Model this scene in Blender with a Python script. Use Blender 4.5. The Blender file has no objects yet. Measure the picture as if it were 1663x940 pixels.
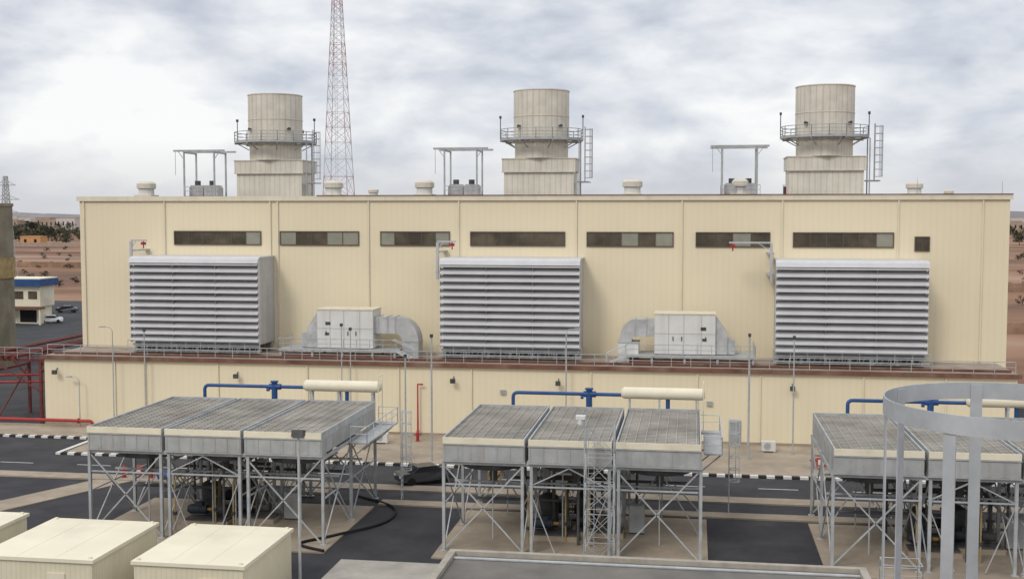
import bpy, math, random, bmesh
from mathutils import Vector, Matrix
random.seed(7)
S=bpy.context.scene
COL=S.collection
pi=math.pi
# ------------------------------------------------------------------ mesh builder
class M:
    def __init__(s): s.v=[];s.f=[];s.mi=[];s.sm=[]
    def face(s,idx,m=0,sm=False): s.f.append(idx);s.mi.append(m);s.sm.append(sm)
    def box(s,x0,y0,z0,x1,y1,z1,m=0):
        b=len(s.v)
        s.v+=[(x0,y0,z0),(x1,y0,z0),(x1,y1,z0),(x0,y1,z0),(x0,y0,z1),(x1,y0,z1),(x1,y1,z1),(x0,y1,z1)]
        for q in ((0,3,2,1),(4,5,6,7),(0,1,5,4),(1,2,6,5),(2,3,7,6),(3,0,4,7)): s.face([b+i for i in q],m)
        return s
    def prism(s,pts,d,m=0):
        b=len(s.v);n=len(pts)
        s.v+=[tuple(p) for p in pts];s.v+=[(p[0]+d[0],p[1]+d[1],p[2]+d[2]) for p in pts]
        s.face([b+i for i in range(n)][::-1],m);s.face([b+n+i for i in range(n)],m)
        for i in range(n):
            j=(i+1)%n;s.face([b+i,b+j,b+n+j,b+n+i],m)
        return s
    def beam(s,p,q,w,h=None,m=0):
        h=h or w;p=Vector(p);q=Vector(q);d=(q-p)
        if d.length<1e-6:return s
        d.normalize();up=Vector((0,0,1)) if abs(d.z)<.95 else Vector((0,1,0))
        a=d.cross(up).normalized();c=a.cross(d).normalized();b=len(s.v)
        for e in (p,q):
            for (i,j) in ((-1,-1),(1,-1),(1,1),(-1,1)):
                s.v.append(tuple(e+a*(i*w/2)+c*(j*h/2)))
        for t in ((0,3,2,1),(4,5,6,7),(0,1,5,4),(1,2,6,5),(2,3,7,6),(3,0,4,7)): s.face([b+i for i in t],m)
        return s
    def tube(s,p,q,r,n=8,r2=None,m=0,caps=True):
        r2=r if r2 is None else r2
        p=Vector(p);q=Vector(q);d=(q-p)
        if d.length<1e-6:return s
        d.normalize();up=Vector((0,0,1)) if abs(d.z)<.95 else Vector((0,1,0))
        a=d.cross(up).normalized();c=a.cross(d).normalized();b=len(s.v)
        for e,rr in ((p,r),(q,r2)):
            for i in range(n):
                t=2*pi*i/n;s.v.append(tuple(e+a*(rr*math.cos(t))+c*(rr*math.sin(t))))
        for i in range(n):
            j=(i+1)%n;s.face([b+i,b+j,b+n+j,b+n+i],m,True)
        if caps:
            s.face([b+i for i in range(n)][::-1],m);s.face([b+n+i for i in range(n)],m)
        return s
    def path(s,pts,r,n=8,m=0):
        P=[Vector(p) for p in pts];b=len(s.v);k=len(P);ref=None
        for i,p in enumerate(P):
            if i==0:d=P[1]-P[0]
            elif i==k-1:d=P[-1]-P[-2]
            else:d=(P[i+1]-P[i]).normalized()+(P[i]-P[i-1]).normalized()
            d.normalize()
            if ref is None:
                up=Vector((0,0,1)) if abs(d.z)<.9 else Vector((0,1,0))
                a=d.cross(up).normalized()
            else:
                a=(ref-d*ref.dot(d))
                a=a.normalized() if a.length>1e-5 else d.orthogonal().normalized()
            ref=a;c=a.cross(d).normalized()
            for t in range(n):
                g=2*pi*t/n;s.v.append(tuple(p+a*(r*math.cos(g))+c*(r*math.sin(g))))
        for i in range(k-1):
            for t in range(n):
                u=(t+1)%n;s.face([b+i*n+t,b+i*n+u,b+(i+1)*n+u,b+(i+1)*n+t],m,True)
        s.face([b+t for t in range(n)][::-1],m);s.face([b+(k-1)*n+t for t in range(n)],m)
        return s
    def ring(s,c,r0,r1,z0,z1,n=32,m=0):
        b=len(s.v)
        for i in range(n):
            t=2*pi*i/n
            for (r,z) in ((r0,z0),(r1,z0),(r1,z1),(r0,z1)):
                s.v.append((c[0]+r*math.cos(t),c[1]+r*math.sin(t),z))
        for i in range(n):
            j=(i+1)%n
            for q in range(4):
                w=(q+1)%4;s.face([b+i*4+q,b+j*4+q,b+j*4+w,b+i*4+w],m,q in(1,3))
        return s
    def rail(s,pts,h=1.1,sp=1.6,r=.03,m=0,mids=(.55,)):
        P=[Vector(p) for p in pts]
        for a,b2 in zip(P[:-1],P[1:]):
            up=Vector((0,0,h));s.tube(a+up,b2+up,r,6,m=m)
            for q in mids:
                s.tube(a+Vector((0,0,h*q)),b2+Vector((0,0,h*q)),r*.8,5,m=m)
            n=max(1,int((b2-a).length/sp))
            for i in range(n+1):
                c=a.lerp(b2,i/n);s.tube(c,c+up,r,5,m=m)
        return s
    def ladder(s,p,h,w=.45,r=.03,axis=(1,0,0),m=0,step=.35):
        p=Vector(p);a=Vector(axis)*w/2
        s.tube(p-a,p-a+Vector((0,0,h)),r,6,m=m);s.tube(p+a,p+a+Vector((0,0,h)),r,6,m=m)
        k=int(h/step)
        for i in range(1,k):
            z=Vector((0,0,i*step));s.tube(p-a+z,p+a+z,r*.7,5,m=m)
        return s
    def make(s,name,mats,parent=None,loc=(0,0,0),**props):
        me=bpy.data.meshes.new(name)
        me.from_pydata([tuple(x) for x in s.v],[],s.f)
        if not isinstance(mats,(list,tuple)):mats=[mats]
        for k in mats:me.materials.append(k)
        me.polygons.foreach_set('material_index',s.mi);me.polygons.foreach_set('use_smooth',s.sm)
        me.update()
        bm=bmesh.new();bm.from_mesh(me);bmesh.ops.recalc_face_normals(bm,faces=bm.faces);bm.to_mesh(me);bm.free()
        if any(s.sm):me.set_sharp_from_angle(angle=math.radians(62))
        o=bpy.data.objects.new(name,me);COL.objects.link(o);o.location=loc
        if parent:o.parent=parent
        for k,v in props.items():o[k]=v
        return o
def root(name,label,cat,loc,group=None,rz=0):
    o=bpy.data.objects.new(name,None);COL.objects.link(o);o.location=loc;o.rotation_euler=(0,0,rz);o.empty_display_size=.5
    o["label"]=label;o["category"]=cat
    if group:o["group"]=group
    return o
def clone(o,loc,label=None,rz=None,parent=None):
    c=o.copy();COL.objects.link(c)
    if parent is None:
        c.location=loc
        if rz is not None:c.rotation_euler=(0,0,rz)
        if label:c["label"]=label
    else:c.parent=parent
    for ch in o.children:clone(ch,None,parent=c)
    return c
# ------------------------------------------------------------------ materials
def mat(name,col,rough=.7,metal=0,var=.12,scale=1.0,rib=None,streak=0,bump=0,dirt=None,spec=.3,col2=None,grain=.35,rng=(.3,.7),ribbump=.15):
    m=bpy.data.materials.new(name);m.use_nodes=True;nt=m.node_tree;N=nt.nodes;L=nt.links
    bs=N['Principled BSDF'];bs.inputs['Roughness'].default_value=rough;bs.inputs['Metallic'].default_value=metal
    bs.inputs['Specular IOR Level'].default_value=spec
    tc=N.new('ShaderNodeTexCoord');geo=tc.outputs['Object']
    def math_(op,a,b=None):
        n=N.new('ShaderNodeMath');n.operation=op
        for i,x in enumerate((a,b)):
            if x is None:continue
            if isinstance(x,(int,float)):n.inputs[i].default_value=x
            else:L.new(x,n.inputs[i])
        return n.outputs[0]
    def noise(sc,det=5,mp=None,ro=.6):
        n=N.new('ShaderNodeTexNoise');n.inputs['Scale'].default_value=sc;n.inputs['Detail'].default_value=det;n.inputs['Roughness'].default_value=ro
        if mp:
            q=N.new('ShaderNodeMapping');q.inputs['Scale'].default_value=mp;L.new(geo,q.inputs[0]);L.new(q.outputs[0],n.inputs['Vector'])
        else:L.new(geo,n.inputs['Vector'])
        return n.outputs['Fac']
    def ramp(x,a,b):
        n=N.new('ShaderNodeMapRange');n.inputs[1].default_value=a;n.inputs[2].default_value=b;L.new(x,n.inputs[0]);return n.outputs[0]
    def mix(fac,a,b):
        n=N.new('ShaderNodeMix');n.data_type='RGBA'
        if isinstance(fac,(int,float)):n.inputs[0].default_value=fac
        else:L.new(fac,n.inputs[0])
        for i,x in ((6,a),(7,b)):
            if isinstance(x,tuple):n.inputs[i].default_value=(*x,1)
            else:L.new(x,n.inputs[i])
        return n.outputs[2]
    dark=tuple(c*(1-2.2*var) for c in col);lite=tuple(min(1,c*(1+var)) for c in col)
    f1=ramp(noise(scale),*rng);c=mix(f1,dark if col2 is None else col2,lite)
    f2=ramp(noise(scale*7,4),.25,.75);c=mix(math_('MULTIPLY',f2,grain),c,tuple(x*(1-2*var) for x in col))
    if streak:
        f3=ramp(noise(1.0,4,(1.3,1.3,.09)),.5,.8);c=mix(math_('MULTIPLY',f3,streak),c,dirt or tuple(x*.45 for x in col))
    if dirt and not streak:
        f3=ramp(noise(scale*.6,6),.52,.7);c=mix(math_('MULTIPLY',f3,.5),c,dirt)
    hgt=None
    if rib:
        ax,per,amt=rib
        sp=N.new('ShaderNodeSeparateXYZ');L.new(geo,sp.inputs[0])
        if ax=='xy':x=math_('ADD',sp.outputs[0],sp.outputs[1])
        elif ax=='ang':x=math_('MULTIPLY',math_('ARCTAN2',sp.outputs[1],sp.outputs[0]),3.2)
        else:x=sp.outputs['xyz'.index(ax)]
        sn=math_('SINE',math_('MULTIPLY',x,2*pi/per));sn=ramp(sn,.55,.95)
        c=mix(math_('MULTIPLY',sn,amt),c,tuple(x*.35 for x in col));hgt=math_('MULTIPLY',sn,-1)
    L.new(c,bs.inputs['Base Color'])
    if bump or (hgt is not None and ribbump):
        b=N.new('ShaderNodeBump')
        if hgt is not None and not bump:
            b.inputs['Strength'].default_value=ribbump;b.inputs['Distance'].default_value=.03;L.new(hgt,b.inputs['Height'])
        else:
            b.inputs['Strength'].default_value=bump;b.inputs['Distance'].default_value=.02;L.new(noise(scale*12,6),b.inputs['Height'])
        L.new(b.outputs[0],bs.inputs['Normal'])
    return m
cream=mat('cream_cladding',(.79,.695,.495),.65,rib=('xy',.60,.045),var=.03,scale=.06,streak=.07,dirt=(.50,.41,.28),grain=.15,ribbump=0)
creamtrim=mat('cream_trim',(.74,.67,.52),.5,var=.05,scale=.4,streak=.3)
creamplain=mat('cream_paint',(.78,.715,.55),.45,var=.05,scale=.5,dirt=(.5,.43,.3))
creamroof=mat('cream_roof_paint',(.80,.74,.565),.55,var=.04,scale=.25,dirt=(.60,.53,.40),grain=.2)
creamrib=mat('cream_ribbed_paint',(.76,.69,.50),.5,rib=('xy',.28,.13),var=.05,scale=.5,streak=.12)
stackm=mat('weathered_stack_cladding',(.74,.69,.585),.6,rib=('xy',.62,.22),var=.08,scale=.45,streak=.35,dirt=(.40,.36,.30))
stackround=mat('weathered_drum_cladding',(.70,.65,.55),.55,rib=('ang',.72,.28),var=.10,scale=.5,streak=.4,dirt=(.34,.30,.24))
stacktrim=mat('stack_band',(.72,.665,.56),.6,var=.1,scale=.8,streak=.3)
steel=mat('galvanised_steel',(.46,.47,.47),.55,.05,var=.14,scale=1.2)
steellite=mat('galvanised_bright',(.56,.59,.60),.55,.05,var=.09,scale=7,grain=.3)
cagem=mat('galvanised_cage_zinc',(.46,.50,.525),.5,.15,var=.10,scale=6,grain=.4,dirt=(.36,.38,.39))
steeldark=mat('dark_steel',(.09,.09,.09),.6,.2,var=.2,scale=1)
fanm=mat('fan_ring_grey',(.13,.13,.125),.7,.2,var=.2,scale=1)
duct=mat('galvanised_duct',(.54,.54,.53),.5,.2,var=.15,scale=1.0,streak=.3)
louv=mat('louvre_paint',(.60,.595,.60),.6,.0,var=.05,scale=.5,streak=.2,dirt=(.38,.37,.36))
louvhouse=mat('filter_housing_paint',(.51,.51,.52),.55,.05,rib=('xy',.6,.12),var=.07,scale=.5,streak=.25)
black=mat('shade_and_glass_black',(.018,.018,.02),.9,var=.1)  # black for dark glass, also paints shade in open interiors
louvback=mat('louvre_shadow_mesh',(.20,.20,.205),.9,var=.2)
glass=mat('tinted_glazing',(.105,.085,.058),.14,.0,var=.15,scale=.35,spec=.6,col2=(.045,.04,.03),grain=.3,rng=(.4,.6))
glassrefl=mat('painted_reflection_glazing',(.30,.295,.235),.2,.0,var=.12,scale=.5,spec=.6,grain=.3)  # reflection painted into the glass as a paler base colour
frame=mat('window_frame',(.12,.10,.075),.5,var=.1)
brown=mat('red_brown_primer',(.21,.10,.07),.75,var=.2,scale=.6,dirt=(.32,.24,.18))
deckroof=mat('annex_deck_screed',(.38,.31,.25),.9,var=.15,scale=.5,dirt=(.22,.13,.1))
red=mat('fire_red_paint',(.40,.04,.04),.45,var=.12)
darkred=mat('oxide_red_steel',(.17,.045,.04),.6,var=.2)
blue=mat('blue_pipe_paint',(.03,.09,.25),.4,var=.15)
bluedull=mat('dull_blue_motor',(.03,.038,.055),.6,var=.2)
white=mat('white_paint',(.72,.72,.70),.5,var=.06,streak=.3)
whitep=mat('white_panel',(.70,.69,.65),.5,var=.05,scale=.6,streak=.35,dirt=(.4,.37,.33))
towerred=mat('tower_red',(.48,.32,.315),.7,var=.1)
towerwhite=mat('tower_white',(.56,.555,.58),.7,var=.1)
asphalt=mat('asphalt',(.054,.054,.058),.9,var=.18,scale=.25,bump=.2,dirt=(.09,.083,.075))
gravel=mat('dark_asphalt_gravel',(.050,.050,.055),.95,var=.16,scale=.35,bump=.5,dirt=(.08,.075,.07))
concrete=mat('tan_concrete',(.40,.33,.25),.9,var=.16,scale=.3,bump=.3,dirt=(.20,.165,.13))
paving=mat('pale_paving',(.40,.37,.32),.9,var=.12,scale=.6,bump=.2,dirt=(.24,.21,.18))
greyroof=mat('grey_roof_membrane',(.185,.172,.152),.9,var=.16,scale=.35,bump=.5,dirt=(.12,.11,.10))
finm=mat('fin_tubes_brown',(.20,.17,.135),.8,.05,var=.25,scale=.5,dirt=(.12,.09,.065))
slatm=mat('deck_grating_slats',(.43,.405,.36),.65,.05,var=.2,scale=.3,dirt=(.25,.19,.135))
troughm=mat('header_box_grey',(.42,.425,.415),.6,.05,var=.12,scale=.8,streak=.5,dirt=(.25,.21,.17))
tankm=mat('concrete_silo',(.28,.25,.185),.85,var=.2,scale=.3,streak=.5,dirt=(.14,.12,.09))
ochre=mat('ochre_band',(.42,.31,.15),.8,var=.2)
orange=mat('orange_paint',(.45,.24,.07),.5,var=.15)
pipebrown=mat('brown_pipe',(.14,.10,.07),.6,var=.2)
rubber=mat('black_rubber',(.02,.02,.02),.8,var=.2)
mudwall=mat('mud_wall',(.34,.22,.15),.9,var=.2,scale=.3)
house1=mat('distant_render',(.42,.33,.26),.9,var=.15)
house2=mat('distant_white_render',(.58,.54,.50),.9,var=.1)
orangehouse=mat('orange_render',(.60,.32,.15),.9,var=.1)
bark=mat('bark',(.12,.08,.05),.9,var=.2)
leafd=mat('leaf_dark',(.04,.055,.03),.9,var=.35,scale=.5)
leafl=mat('leaf_light',(.085,.09,.05),.9,var=.3,scale=.5)
carpaint=mat('car_white',(.75,.76,.77),.25,var=.02,spec=.6)
carblack=mat('car_dark',(.03,.03,.035),.25,var=.05,spec=.6)
cargrey=mat('car_charcoal',(.045,.047,.055),.22,var=.05,spec=.8)
doorgrey=mat('door_grey',(.35,.36,.36),.5)
def ground_mat():
    m=bpy.data.materials.new('desert_soil');m.use_nodes=True;nt=m.node_tree;N=nt.nodes;L=nt.links
    bs=N['Principled BSDF'];bs.inputs['Roughness'].default_value=.95;bs.inputs['Specular IOR Level'].default_value=.1
    tc=N.new('ShaderNodeTexCoord')
    def nz(sc,d=6,mp=(1,1,1)):
        q=N.new('ShaderNodeMapping');q.inputs['Scale'].default_value=mp;L.new(tc.outputs['Object'],q.inputs[0])
        n=N.new('ShaderNodeTexNoise');n.inputs['Scale'].default_value=sc;n.inputs['Detail'].default_value=d;L.new(q.outputs[0],n.inputs['Vector']);return n.outputs['Fac']
    r=N.new('ShaderNodeValToRGB');r.color_ramp.elements[0].position=.38;r.color_ramp.elements[0].color=(.15,.09,.065,1)
    r.color_ramp.elements[1].position=.62;r.color_ramp.elements[1].color=(.36,.24,.17,1)
    e=r.color_ramp.elements.new(.5);e.color=(.27,.155,.10,1)
    L.new(nz(.02,9,(.4,.7,1)),r.inputs[0])
    r2=N.new('ShaderNodeValToRGB');r2.color_ramp.elements[0].position=.54;r2.color_ramp.elements[0].color=(0,0,0,1);r2.color_ramp.elements[1].position=.64;r2.color_ramp.elements[1].color=(1,1,1,1)
    L.new(nz(.035,8,(.6,.5,1)),r2.inputs[0])
    mx=N.new('ShaderNodeMix');mx.data_type='RGBA';L.new(r2.outputs[0],mx.inputs[0]);L.new(r.outputs[0],mx.inputs[6]);mx.inputs[7].default_value=(.13,.10,.07,1)
    L.new(mx.outputs[2],bs.inputs['Base Color'])
    return m
soil=ground_mat()
def kerb_mat():
    m=bpy.data.materials.new('striped_kerb_paint');m.use_nodes=True;nt=m.node_tree;N=nt.nodes;L=nt.links
    bs=N['Principled BSDF'];bs.inputs['Roughness'].default_value=.7
    tc=N.new('ShaderNodeTexCoord');sp=N.new('ShaderNodeSeparateXYZ');L.new(tc.outputs['Object'],sp.inputs[0])
    a=N.new('ShaderNodeMath');a.operation='MULTIPLY';a.inputs[1].default_value=1/1.3;L.new(sp.outputs[0],a.inputs[0])
    b=N.new('ShaderNodeMath');b.operation='FRACT';L.new(a.outputs[0],b.inputs[0])
    c=N.new('ShaderNodeMath');c.operation='GREATER_THAN';c.inputs[1].default_value=.5;L.new(b.outputs[0],c.inputs[0])
    n=N.new('ShaderNodeTexNoise');n.inputs['Scale'].default_value=3;L.new(tc.outputs['Object'],n.inputs['Vector'])
    w=N.new('ShaderNodeMix');w.data_type='RGBA';L.new(n.outputs[0],w.inputs[0]);w.inputs[6].default_value=(.80,.79,.75,1);w.inputs[7].default_value=(.55,.52,.47,1)
    x=N.new('ShaderNodeMix');x.data_type='RGBA';L.new(c.outputs[0],x.inputs[0]);x.inputs[6].default_value=(.02,.02,.02,1);L.new(w.outputs[2],x.inputs[7])
    L.new(x.outputs[2],bs.inputs['Base Color']);return m
kerbm=kerb_mat()
# ------------------------------------------------------------------ setting
def sheet(name,x0,y0,x1,y1,z,m):
    k=M();k.v=[(x0,y0,z),(x1,y0,z),(x1,y1,z),(x0,y1,z)];k.face([0,1,2,3]);return k.make(name,m,kind="structure")
def slab(name,x0,y0,x1,y1,z0,z1,m):
    return M().box(x0,y0,z0,x1,y1,z1).make(name,m,kind="structure")
sheet('ground',-9000,-3000,9000,14000,0,soil)
sheet('asphalt_yard',-72,8,48,150,.006,gravel)
sheet('asphalt_parking',-180,150,-64,262,.006,asphalt)
sheet('asphalt_parking',-110,8,-72.01,149.99,.006,asphalt)
sheet('service_road',-110,86.9,60,93.7,.014,asphalt)
sheet('side_road',-110,93.71,-55.4,100.5,.014,asphalt)
sheet('desert_track',-330,520,-150,528,.02,house1)
slab('pavement',-55,94.3,40,107,0.007,.13,concrete)
slab('pavement',-75,101.1,-55.01,107,0.007,.13,concrete)
slab('footpath',-72,85.2,55,86.9,0.007,.12,concrete)
slab('footpath',-22.4,80.8,24,82.2,0.007,.12,concrete)
k=M().box(-54.6,93.85,.008,40,94.3,.2);k.make('striped_kerb',kerbm,kind="structure")
k=M().box(-75,100.65,.008,-55.05,101.1,.2);k.make('striped_kerb',kerbm,kind="structure")
k=M().box(-55.05,93.85,.008,-54.6,101.1,.2);k.make('striped_kerb',kerbm,kind="structure")
k=M()
for i in range(22):
    x=-100+i*7;k.v+=[(x,90.2,.02),(x+3,90.2,.02),(x+3,90.33,.02),(x,90.33,.02)];k.face([len(k.v)-4+j for j in range(4)])
k.make('road_marking',white,kind="structure")
for x0 in (-38.9,-15.4,8.1):
    slab('concrete_pad',x0-.3,68.6,x0+16.4,80.19,0.007,.10,concrete)
slab('paved_apron',-21,52,-12.6,67.4,0.007,.10,paving)
k=M();k.prism([(-53.5,70,.008),(-50.5,70,.008),(-43.5,85.1,.008),(-46.5,85.1,.008)],(0,0,.08));k.make('concrete_path',concrete,kind="structure")
k=M();pts=[]
n=90
for i in range(n+1):
    x=-5200+i*10400/n;pts.append((x,6500+400*math.sin(i*.3),22+10*math.sin(i*.37)+7*math.sin(i*1.1)+random.random()*4))
for (x,y,z) in pts:k.v+=[(x,y,-1),(x,y+60,z),(x,y+1200,-1)]
for i in range(n):
    a=i*3;k.face([a,a+3,a+4,a+1],0,True);k.face([a+1,a+4,a+5,a+2],0,True)
k.make('distant_hills',mat('hazy_hill',(.25,.23,.24),.95,var=.1,scale=.005),kind="structure")
# ------------------------------------------------------------------ main turbine hall
hx,hy=-64,115
hall=root('turbine_hall',"long cream corrugated-steel turbine hall with strip windows",'building',(hx,hy,0))
M().box(0,0,0,93,46,22.45).make('wall',cream,hall)
M().box(-.12,-.12,22.46,93.12,46.12,22.62).make('roof',greyroof,hall)
k=M().box(-.22,-.22,22.3,93.22,-.13,22.78).box(-.22,-.13,22.63,-.13,46.2,22.78).box(93.13,-.13,22.3,93.22,46.2,22.78)
k.make('roof_trim',creamtrim,hall)
k=M().box(26,-.3,22.79,93.2,-.12,22.87).make('flashing',brown,hall)
rw=random.Random(11)
for x0,x1 in ((-53.4,-44.1),(-41.9,-33.7),(-31.3,-24.3),(-22.05,-12.7),(-10.4,-2.1),(.2,7.1),(9.4,18.55),(20.6,21.8)):
    z0,z1=(17.86,19.12) if x1-x0>2 else (17.55,18.75)
    a,b=x0-hx,x1-hx;nm=max(2,round((b-a)/1.55));k=M()
    for i in range(nm):
        u=a+(b-a)*i/nm;v=a+(b-a)*(i+1)/nm
        pale=(rw.random()<.13 or (i in (0,nm-1) and rw.random()<.35)) and nm>2  # random panes that get the painted reflection
        k.box(u,-.05-rw.uniform(0,.008),z0,v-.002,-.02,z1,1 if pale else 0)
    w=k.make('window',[glass,glassrefl],hall)
    k=M().box(a-.09,-.13,z0-.1,b+.09,-.003,z0).box(a-.09,-.13,z1,b+.09,-.003,z1+.1).box(a-.09,-.13,z0+.001,a,-.003,z1-.001).box(b,-.13,z0+.001,b+.09,-.003,z1-.001)
    for i in range(1,nm):
        xx=a+(b-a)*i/nm;k.box(xx-.035,-.09,z0+.002,xx+.035,-.06,z1-.002)
    k.make('frame',frame,w)
for x in (-63.5,-54.5,-43.0,-42.2,-32.6,-23.3,-11.5,-1.2,8.3,19,26.6):
    M().box(x-hx-.07,-.16,7.1,x-hx+.07,-.004,22.29).make('downpipe',creamtrim,hall)
# ------------------------------------------------------------------ annex in front
ax,ay=-63.7,107
an=root('annex_building',"low cream corrugated annex with a thin red-brown roof edge",'building',(ax,ay,0))
M().box(0,0,.01,91.7,7.99,6.6).make('wall',cream,an)
M().box(-.1,-.1,6.61,91.8,7.9,6.98).make('roof',deckroof,an)
M().box(-.3,-.35,6.66,92,-.11,7.02).make('roof_edge',brown,an)
M().box(-.02,-.05,.02,91.7,-.004,.35).make('plinth',concrete,an)
for x in (-56.2,-53,-45.5,-36.5,-27.5,-20.5,-9.3,.4,6,15,22):
    M().box(x-ax-.06,-.15,.36,x-ax+.06,-.004,6.6).make('downpipe',creamtrim,an)
for x in (-62.3,-43.5,-22.2,-12.3,8.8,20):
    k=M().box(x-ax-.22,-.75,5.2,x-ax+.22,-.45,5.6).beam((x-ax,-.45,5.45),(x-ax,0,5.75),.07);k.make('floodlight',steeldark,an)
for x in (-48.5,-33,3.8):
    d=M().box(x-ax-.55,-.06,.13,x-ax+.55,-.004,2.3).make('door',doorgrey,an)
    M().box(x-ax+.35,-.11,1.1,x-ax+.43,-.062,1.25).make('handle',steeldark,d)
for x,h in ((-35.5,4.6),(-17.5,4.2),(1.5,3.6)):
    M().box(x-ax-.25,-.2,h,x-ax+.25,-.006,h+.4).make('junction_box',troughm,an)
M().rail([(.2,.3,6.99),(91.6,.3,6.99)],1.05,1.75,.035).make('railing',steel,an)
M().tube((.3,1.3,7.12),(91.5,1.3,7.12),.11,8).make('roof_pipe',brown,an)
# ------------------------------------------------------------------ filter houses
def filter_house(cx,label):
    r=root('air_intake_filter_house',label,'air intake',(cx,110.5,7.0),"gas turbine air intakes on the annex roof")
    M().box(-6.55,.3,.95,6.7,4.48,9.55).make('housing',louvhouse,r)
    M().box(-6.62,.2,9.56,6.78,4.46,9.72).make('roof',louv,r)
    k=M();rows=12;z0=1.1;p=(9.45-z0)/rows
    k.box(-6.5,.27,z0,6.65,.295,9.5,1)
    for i in range(rows):
        z=z0+i*p;dz=random.uniform(-.012,.012)
        k.prism([(-6.7,.26,z+p*.98),(-6.7,-.5,z+.24+dz),(-6.7,-.5,z+.12+dz),(-6.7,-.46,z+.12+dz),(-6.7,-.45,z+.20+dz),(-6.7,.26,z+p*.98-.06)],(13.5,0,0))
    for x in (-6.72,-2.2,2.3,6.8):
        k.box(x-.02,-.28,z0,x+.02,.24,9.45,2 if abs(x)<5 else 0)
    k.make('louvre',[louv,louvback,steel],r)
    k=M()
    k.prism([(-6.75,.2,9.73),(-6.75,-.35,9.5),(-6.75,-.55,9.1),(-6.75,-.5,9.1),(-6.75,-.3,9.42),(-6.75,.2,9.66)],(13.6,0,0));k.make('hood',louv,r)
    k=M()
    for x in (-6.5,-4.3,-2.1,0,2.1,4.3,6.5):
        for y in (.5,4.0):k.box(x-.12,y-.12,.01,x+.12,y+.12,.93)
    k.box(-6.7,.1,.7,6.75,.3,.94);k.box(-6.9,-.6,.35,7,.05,.42)
    for i in range(25):
        x=-6.6+i*.55;k.beam((x,.25,.05),(x+.27,.25,.68),.05)
    k.make('support_frame',steel,r)
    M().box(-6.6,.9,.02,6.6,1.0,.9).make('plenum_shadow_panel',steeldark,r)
    M().rail([(-6.9,-.6,.42),(7,-.6,.42)],.9,1.4,.03).make('railing',steel,r)
    return r
for c in (-49.4,-17.5,14.2):filter_house(c,"grey louvred intake filter house standing on the annex roof")
def jib(x,s,L):
    r=root('jib_crane',"small grey wall-mounted jib crane with red hoist",'crane',(x,111.4,0),"jib cranes above the filter houses")
    M().box(-.12,-.12,14.6,.12,.12,18.2).box(-.25,.12,15.2,.25,3.58,15.35).box(-.25,.12,17.2,.25,3.58,17.35).make('mast',louvhouse,r)
    k=M().box(min(0,s*L),-.07,18.21,max(0,s*L),.07,18.38).beam((0,0,17.5),(s*L*.3,0,18.2),.07);k.make('arm',louvhouse,r)
    k=M().box(s*(L-.35)-.22,-.15,17.85,s*(L-.35)+.22,.15,18.12).tube((s*(L-.35),0,17.85),(s*(L-.35),0,17.5),.06,8).box(s*(L-.35)-.06,-.04,18.1,s*(L-.35)+.06,.04,18.2);k.make('hoist',red,r)
jib(-56.5,1,1.7);jib(-24.7,1,1.8);jib(7.1,-1,3.9)
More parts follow.
